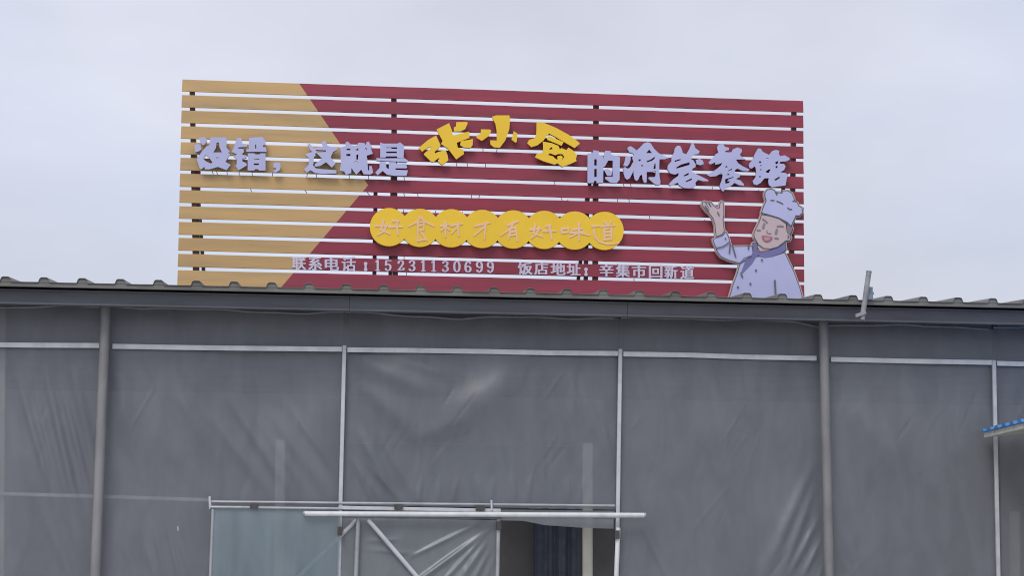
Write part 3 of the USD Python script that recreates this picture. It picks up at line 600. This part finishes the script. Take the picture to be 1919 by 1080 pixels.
# scalloped yellow slogan board
disc = U([Point(x, y).buffer(35.8, 24) for x, y in ((729, 425.6), (787, 427), (845.7, 427.8), (903.6, 429), (962, 430), (1020, 430.8), (1077, 432), (1133, 432.7))])
sb = part(bill, 'slogan_board', plate(disc, YL + 0.01, 0.035), 'yellow_acrylic', 'yellow board of eight joined discs')
Z7 = dict(o=(690, 380), s=7.676); Z8 = dict(o=(930, 385), s=7.676)
def st(z, *ls, w=(34, 20)):
    return U([stroke(l, w, **z) for l in ls])
SL = [('好', st(Z7, [(220,255),(185,390),(310,450)], [(275,305),(225,410),(135,468)], [(105,335),(305,330)], [(360,265),(440,262),(400,320)], [(405,310),(430,465)], [(300,350),(495,347)])),
      ('食', st(Z7, [(755,205),(690,285),(585,340)], [(750,205),(830,280),(945,335)], [(715,280),(715,545)], [(800,275),(800,400)], [(715,278),(800,275)], [(715,330),(800,325)], [(715,400),(800,395)], [(715,545),(835,530)], [(765,430),(845,545)])),
      ('材', st(Z7, [(1045,335),(1185,308)], [(1110,275),(1112,495)], [(1112,335),(1050,405)], [(1112,340),(1170,395)], [(1190,330),(1355,305)], [(1290,285),(1302,485)], [(1290,340),(1195,445)])),
      ('才', st(Z7, [(1535,335),(1755,288)], [(1692,285),(1672,525)], [(1682,335),(1525,475)])),
      ('有', st(Z8, [(170,285),(320,228)], [(255,235),(200,340),(65,435)], [(205,330),(178,490)], [(205,330),(275,318),(305,515)], [(205,385),(280,375)], [(198,430),(285,425)])),
      ('好', st(Z8, [(560,285),(535,400),(665,452)], [(622,315),(580,410),(505,475)], [(485,350),(645,338)], [(715,300),(785,288),(755,332)], [(768,320),(800,485)], [(680,370),(855,370)])),
      ('味', st(Z8, [(935,340),(950,398),(1030,388)], [(935,340),(1042,328),(1030,388)], [(1105,345),(1240,335)], [(1190,255),(1192,505)], [(1060,395),(1250,380)], [(1185,385),(1065,460)], [(1195,390),(1345,432)])),
      ('道', st(Z8, [(1560,240),(1592,285)], [(1650,235),(1625,285)], [(1515,300),(1700,288)], [(1555,335),(1555,490)], [(1655,330),(1655,490)], [(1555,335),(1655,330)], [(1555,385),(1655,382)], [(1555,435),(1655,432)], [(1555,490),(1655,488)], [(1385,300),(1480,298)], [(1405,350),(1420,450),(1480,522),(1600,560),(1760,545)]))]
for ch, g in SL:
    part(sb, 'printed_character', plate(g.simplify(0.15), YL + 0.005, 0.005), 'slogan_print', 'faded pinkish character ' + ch)

# bottom line: small pale characters and digits fixed on the slat
GL = {"联":[[[0,184,3,210,24,210,69,201,69,249,121,250,152,222,170,194,191,225,208,241,218,247,239,247,250,233,250,226,230,213,210,192,198,173,187,144,247,143,247,119,186,118,186,75,239,75,237,51,208,50,227,19,230,5,213,0,194,0,182,28,170,46,165,29,145,0,126,0,113,7,3,7,1,31,15,32,15,182],[164,50,167,47,169,48,167,51],[105,51,105,75,150,76,150,119,102,118,102,32,114,31,114,18,116,18,135,50],[102,144,146,144,144,160,134,184,121,203,103,219,102,194,122,191,122,168,102,168],[49,32,69,31,69,63,49,62],[49,87,69,86,69,119,49,118],[50,176,49,142,69,142,69,173]]],"系":[[[153,173,153,181,185,207,214,237,235,237,250,226,250,219,231,200,188,165,166,163]],[[8,140,8,147,15,165,106,157,107,222,66,224,66,231,74,250,119,250,139,245,145,237,146,153,197,150,214,173,232,173,247,164,247,156,231,135,193,97,173,97,159,104,159,112,174,125,174,128,99,132,149,103,201,67,201,59,188,47,166,47,126,78,89,78,109,62,134,37,218,26,228,23,228,16,215,0,193,0,167,7,118,13,9,22,14,45,78,43,51,69,33,81,24,84,28,107,49,108,67,104,81,106,33,132]],[[0,216,0,224,15,237,35,237,81,196,93,181,95,171,76,165,57,165,31,194]]],"电":[[[0,197,40,197,41,181,90,181,92,228,97,241,107,247,118,250,221,250,235,245,240,239,246,227,250,207,250,189,231,179,224,179,224,39,131,39,131,0,90,0,90,39,0,39],[134,220,131,181,211,182,208,211,205,218,199,223,144,224],[131,66,184,65,185,97,131,97],[131,123,184,122,185,155,131,155],[40,66,90,65,90,97,41,97],[40,123,90,122,90,155,41,155]]],"话":[[[0,83,0,107,36,108,36,195,31,212,22,220,22,229,32,242,51,242,63,229,94,204,94,250,130,250,131,239,198,239,199,250,235,250,235,144,182,143,183,106,250,106,250,81,182,81,183,35,236,22,236,15,223,0,204,0,154,13,82,23,82,31,87,46,147,41,146,81,82,81,82,106,147,107,147,144,96,144,94,173,78,173,70,178,70,83],[130,169,199,169,199,215,130,215]],[[14,16,14,24,39,49,50,63,68,63,80,50,80,43,75,36,43,5,26,5]]],"饭":[[[0,102,0,109,13,121,31,121,33,117,35,117,35,204,32,212,21,226,21,233,30,242,31,247,49,247,55,238,82,215,79,225,74,231,74,239,86,249,106,249,111,241,116,249,135,249,162,232,179,217,201,238,220,250,239,250,250,235,250,227,223,211,203,189,226,136,235,103,237,81,226,77,139,77,139,45,197,39,241,27,242,18,230,4,213,4,197,11,158,18,104,24,103,41,61,41,65,4,51,0,31,0,21,52,12,79],[164,103,199,103,192,126,182,150,179,150,175,141],[121,217,131,183,136,136,138,135,146,160,159,186,133,211,123,218],[70,184,69,104,91,106,103,78,104,122,97,172,96,177,79,177],[45,92,53,65,71,64,62,91]]],"店":[[[0,232,0,239,15,250,34,250,43,231,52,201,59,161,62,56,250,56,250,32,163,32,147,0,128,0,112,4,112,14,121,29,121,32,24,32,24,131,22,161,14,201]],[[66,247,102,247,103,237,193,237,194,247,230,247,230,146,159,146,158,117,242,116,242,93,159,92,158,60,122,60,122,146,66,146],[102,171,193,170,194,212,192,214,103,214]]],"地":[[[0,186,0,196,6,212,26,212,99,177,99,227,103,239,113,247,123,250,224,250,235,246,240,242,246,228,250,194,242,193,235,187,216,187,214,215,210,222,204,225,141,225,135,219,133,119,151,111,151,196,185,196,185,184,215,184,230,178,235,170,237,154,239,50,229,46,209,46,202,53,185,60,185,0,151,0,151,75,134,83,133,24,99,24,99,65,68,65,68,3,34,3,34,65,1,65,1,90,34,91,34,172],[185,160,185,95,203,87,202,154,198,160],[79,151,68,155,68,90,99,90,98,100,72,111,72,118,79,136,99,135,99,153,97,151]]],"址":[[[0,186,0,195,6,213,25,213,101,178,101,223,69,225,69,250,250,250,250,225,194,225,192,222,192,122,246,121,246,94,192,94,192,0,157,0,157,224,137,225,136,60,101,60,100,65,71,65,71,1,37,1,37,65,3,65,3,91,37,91,37,171],[72,155,71,92,101,91,101,149,86,150]]],"辛":[[[0,104,0,128,106,128,106,164,13,164,13,188,106,188,106,250,143,250,143,188,240,188,240,164,143,163,143,128,250,128,250,104,186,103,202,69,202,60,234,60,233,35,150,35,132,0,114,0,97,7,97,14,107,35,18,35,18,60,51,60,51,69,65,104],[89,60,162,60,162,64,146,104,104,104,102,91]]],"集":[[[0,74,0,81,13,93,35,92,36,158,70,158,71,148,107,149,107,164,6,164,6,187,80,187,72,194,40,211,0,224,0,232,11,247,31,247,49,241,85,222,107,208,108,250,142,250,143,206,185,232,219,245,240,245,250,230,250,223,210,210,171,188,245,187,245,164,143,163,143,148,239,148,239,127,149,126,149,115,221,115,221,95,149,94,149,82,220,82,220,62,149,62,149,53,151,51,230,51,230,29,157,29,142,0,124,0,110,5,110,14,117,29,86,29,85,26,94,12,94,4,77,0,59,0,51,15,31,45,8,68],[70,83,114,82,115,94,71,95],[70,116,114,115,115,126,71,127],[71,62,70,53,72,51,115,51,114,62]]],"市":[[[0,65,106,67,106,96,26,96,26,220,62,218,63,121,106,122,106,250,142,250,143,121,190,122,190,191,184,194,148,193,148,203,153,218,201,218,211,217,224,211,227,204,227,96,143,96,143,67,250,66,250,41,151,41,131,0,110,0,95,5,95,14,108,41,0,41]]],"回":[[[0,0,0,250,40,250,41,235,209,235,210,250,250,250,250,0],[40,28,210,27,210,209,40,209]],[[62,171,186,171,186,64,62,64],[99,90,149,89,149,147,100,147]]],"新":[[[0,206,0,213,13,222,30,222,53,185,53,223,32,223,32,231,37,246,70,246,82,242,86,237,88,189,90,189,102,217,114,217,107,230,107,238,121,249,138,249,151,225,160,192,164,161,165,116,186,116,187,250,222,250,222,117,250,116,250,92,165,91,165,46,222,34,241,27,241,20,228,7,206,7,169,19,131,25,130,28,92,28,79,0,57,0,44,4,44,11,52,28,6,28,5,51,21,51,30,88,1,89,1,112,53,112,53,133,3,134,3,157,53,157,53,164,24,162,13,189],[109,88,119,60,119,51,130,51,131,89],[129,133,88,134,88,112,130,112],[112,161,88,163,88,157,128,157,126,183,122,182],[63,74,57,51,84,51,72,89,65,88]]],"道":[[[0,227,0,235,10,250,28,250,53,223,80,239,106,246,194,247,245,245,250,219,147,224,112,220,88,209,226,207,226,76,168,76,167,73,173,59,246,59,246,36,204,36,204,33,217,15,217,7,203,1,181,1,178,10,163,36,144,36,144,25,128,0,107,0,94,7,94,14,105,28,107,36,68,36,67,44,38,12,18,12,5,20,5,27,27,50,41,71,60,71,73,59,134,61,128,76,87,76,86,208,71,198,71,96,1,96,1,121,37,121,37,198,22,207],[121,97,189,97,190,113,122,113],[121,135,189,134,190,149,122,149],[121,171,189,170,190,186,122,187]]]}
def glyph(ch, x0, y0, x1, y1):
    return U([Polygon([(x0 + a[i] * (x1 - x0) / 250, y0 + a[i + 1] * (y1 - y0) / 250) for i in range(0, len(a), 2)]).buffer(0).difference(
        U([Polygon([(x0 + b[i] * (x1 - x0) / 250, y0 + b[i + 1] * (y1 - y0) / 250) for i in range(0, len(b), 2)]).buffer(0) for b in holes])) for a, *holes in GL[ch]])
YT = YS - 0.006
small = [('联',547,481.5,573.5,505.5),('系',577.7,482,604,506.5),('电',608.5,482.5,635.5,507.5),('话',640,481.5,667,508),('饭',970,491.5,998,514.5),('店',1001,492,1027.5,515),('地',1032,492.5,1060,516),('址',1062,492.5,1088.5,516.5),
         ('辛',1123,495.5,1150,518.5),('集',1154,496,1180.5,519.5),('市',1184,496.5,1211,520.5),('回',1216,497,1241.5,521.5),('新',1245,497.5,1270,522),('道',1275,498,1301,523)]
for ch, *b in small:
    letter(ch, glyph(ch, *b), 'white_sticker', 0.006, YT, 'small pale character ' + ch, 'small_letter')
for x0, y0, x1, y1 in ((681.6, 491, 688.8, 508.3), (1094.6, 501.6, 1101.8, 517.6)):
    cx, hh = (x0 + x1) / 2, y1 - y0
    letter('：', U([Point(cx, y0 + 3.4).buffer(3.4), box(cx - 2.0, y0 + 4, cx + 2.0, y1 - 2), Point(cx, y1 - 3).buffer(3.3).intersection(box(0, 0, 3000, y1 - .2))]), 'white_sticker', 0.006, YT, 'small pale colon', 'small_letter')
DG = {'1': [[(.18,.16),(.5,.03)], [(.52,.0),(.52,1)], [(.2,.97),(.84,.97)]],
      '5': [[(.86,.05),(.22,.05)], [(.2,.05),(.17,.48)], [(.17,.46),(.45,.36),(.75,.46),(.85,.68),(.74,.9),(.45,.98),(.2,.93),(.15,.8)]],
      '2': [[(.17,.28),(.22,.08),(.5,.01),(.78,.1),(.82,.3),(.6,.55),(.2,.9)], [(.16,.92),(.86,.92)], [(.86,.92),(.88,.74)]],
      '3': [[(.16,.2),(.25,.06),(.5,.01),(.77,.1),(.8,.28),(.66,.43),(.4,.48)], [(.4,.48),(.72,.54),(.86,.73),(.75,.92),(.48,.99),(.22,.95),(.14,.8)]],
      '0': [[(.5,.01),(.24,.1),(.13,.35),(.13,.65),(.24,.9),(.5,.99),(.76,.9),(.87,.65),(.87,.35),(.76,.1),(.5,.01)]],
      '6': [[(.8,.2),(.7,.06),(.5,.01),(.25,.12),(.13,.4),(.13,.7),(.25,.92),(.5,.99),(.76,.92),(.86,.72),(.76,.52),(.5,.44),(.2,.55)]]}
DG['9'] = [[(1 - x, 1 - y) for x, y in l] for l in DG['6']]
for ch, x0, y0, x1, y1 in (('1',702.5,486.5,713,508.5),('5',719.5,486.7,735.5,508.8),('2',743,487,759.5,509),('3',764,487.2,780.5,509.3),('1',787.5,487.5,799,509.7),('1',806.5,487.8,819,510),('3',826.5,488.2,843,510.5),('0',848,488.5,864.5,511),('6',869,488.8,885.5,511.4),('9',890,489.2,906.5,511.8),('9',910.5,489.6,927,512.2)):
    W_, H_ = x1 - x0, y1 - y0
    g = U([affinity.scale(affinity.scale(LineString([(x0 + .1 * W_ + .8 * W_ * a, y0 + .05 * H_ + .9 * H_ * b) for a, b in l]), 1, 2.1, origin=(0, 0)).buffer(2.05, quad_segs=3), 1, 1 / 2.1, origin=(0, 0)) for l in DG[ch]])
    letter(ch, g, 'white_sticker', 0.006, YT, 'small pale digit ' + ch, 'small_letter')

# chef figure: flat printed cut-out board mounted over the slats
YC = YS - 0.085
Q6 = dict(o=(1390, 345), s=8.0); Q5 = dict(o=(1300, 350), s=9.0); Q7 = dict(o=(1350, 450), s=9.394)
hat = poly([(300,430),(330,340),(370,250),(352,190),(350,130),(385,88),(440,78),(490,100),(520,165),(545,135),(600,135),(620,105),(690,102),(750,140),(782,210),(785,262),(830,280),(852,330),(900,355),(908,430),(862,475),(812,470),(790,520),(740,628),(680,570),(560,505),(430,465)], **Q6)
face = poly([(300,460),(430,480),(560,520),(665,600),(672,690),(690,740),(722,762),(738,800),(718,848),(660,850),(620,880),(540,940),(430,972),(330,960),(250,905),(192,800),(185,740),(220,660),(270,560)], **Q6)
hair = poly([(682,596),(742,640),(765,665),(742,730),(715,762),(692,742),(674,690)], **Q6)
neck = poly([(235,940),(275,1010),(400,1000),(430,972),(330,960),(250,905)], **Q6)
scarf = U([poly([(650,230),(850,190),(1040,120),(1140,50),(1155,170),(1080,232),(900,297),(780,318),(690,295)], **Q7), poly([(575,50),(650,60),(642,180),(685,240),(645,305),(570,300),(548,250),(580,190)], **Q7), poly([(450,330),(540,268),(640,290),(560,420),(400,585),(362,570),(425,400)], **Q7)])
body = U([poly([(570,300),(690,295),(900,297),(1130,225),(1200,370),(1290,560),(1400,860),(1437,990),(1450,1090),(150,1050),(188,935),(230,780),(300,600),(350,420)], **Q7)])
sleeve = poly([(1343,466),(1356,462.8),(1367.3,453.5),(1369,460),(1373,462.5),(1409,462),(1411,476),(1404,484),(1394,489),(1388,493.5),(1378,491),(1366,487.5),(1352,481),(1344.5,472)])
cuff = poly([(330,885),(480,840),(545,768),(575,830),(606,920),(500,1012),(390,1042),(350,960)], **Q5)
hand = poly([(148,300),(152,265),(180,250),(215,300),(245,350),(262,375),(205,262),(232,262),(285,345),(300,340),(262,268),(285,265),(335,325),(400,372),(438,362),(446,290),(465,250),(490,262),(500,330),(502,470),(490,560),(500,660),(512,745),(480,800),(385,838),(372,740),(366,640),(330,530),(270,450),(215,400),(160,330)], **Q5)
allp = U([hat, face, hair, neck, scarf, body, sleeve, cuff, hand])
bottom = poly([(1340, 300), (1540, 300), (1540, 562), (1340, 556)])
clip_ = lambda g: g.intersection(box(1290, 330, 1506.5, 566))
chef = part(bill, 'chef_figure', plate(clip_(allp.buffer(2.6)), YC + 0.004, 0.05), 'board_edge', 'flat cut-out of a smiling chef raising one hand')
def cp_(name, g, mat, lift, label=None):
    return part(chef, name, plate(clip_(g), YC - lift, 0.0025), mat, label)
cp_('outline', allp.buffer(1.3), 'ink', 0.0, 'dark outline of the chef')
i_ = -0.45
cp_('jacket', body.buffer(i_), 'white_acrylic', 0.003)
cp_('sleeve', sleeve.buffer(i_), 'white_acrylic', 0.003)
cp_('cuff', cuff.buffer(i_), 'white_acrylic', 0.003)
cp_('hand', hand.buffer(-0.3), 'skin_print', 0.003)
cp_('neck', neck.buffer(-0.2), 'skin_print', 0.003)
cp_('scarf', scarf.buffer(-0.3), 'scarf_print', 0.006)
cp_('face', face.buffer(i_), 'skin_print', 0.009)
cp_('hair', hair.buffer(-0.3), 'hair_print', 0.012)
cp_('hat', hat.buffer(i_), 'white_acrylic', 0.012)
ls = lambda pts, w, z: stroke(pts, w, cap=1, **z)
ink = lambda name, g, lift=0.015, mat='ink': cp_(name, g, mat, lift)
ink('hat_line', ls([(300,445),(430,470),(560,510),(680,585),(735,632)], 12, Q6))
for pts in ([(440,243),(485,245)], [(530,258),(575,275),(615,298)], [(692,358),(720,382),(748,378)], [(518,120),(528,160)], [(600,100),(605,128)], [(770,255),(812,258)]):
    ink('hat_crease', ls(pts, 20, Q6))
for pts in ([(318,525),(350,545),(382,578)], [(535,632),(580,628),(622,634)]):
    ink('eyebrow', ls(pts, 20, Q6), mat='hair_print')
for pts in ([(338,600),(322,655)], [(528,685),(512,740)]):
    ink('eye', ls(pts, 32, Q6), mat='hair_print')
for pts in ([(235,690),(275,692)], [(500,808),(545,815)]):
    ink('cheek', ls(pts, 22, Q6), mat='hair_print')
ink('nose', ls([(378,695),(380,728),(405,742),(440,740)], 12, Q6), mat='hair_print')
mo = cp_('mouth', poly([(300,775),(330,770),(460,790),(462,820),(430,855),(380,875),(340,862),(308,820)], **Q6), 'mouth_print', 0.015)
ink('tongue', poly([(335,795),(430,802),(410,842),(375,852),(345,838)], **Q6), 0.018, 'tongue_print')
ink('ear_line', ls([(690,770),(715,790),(690,815)], 11, Q6))
ink('chin_line', ls([(190,800),(250,905),(330,962),(430,975),(540,943),(620,885)], 10, Q6), 0.0125)
for x, y in ((733, 350), (628, 535), (530, 770), (310, 830)):
    ink('button', Point(1350 + x / 9.394, 450 + y / 9.394).buffer(2.0, 6))
ink('button', Point(1359.8, 447.3).buffer(1.6, 6))
for pts, z, w in (([(960,715),(972,950)], Q7, 30), ([(345,405),(425,320),(545,275)], Q7, 16), ([(365,580),(388,650)], Q7, 28), ([(172,70),(160,230)], Q7, 22), ([(215,100),(240,190),(270,295)], Q7, 24), ([(500,90),(495,160)], Q7, 22), ([(380,1035),(480,1015),(560,970),(600,930)], Q5, 18), ([(405,430),(430,480)], Q5, 18), ([(195,330),(250,400)], Q5, 22)):
    ink('crease', ls(pts, w, z))
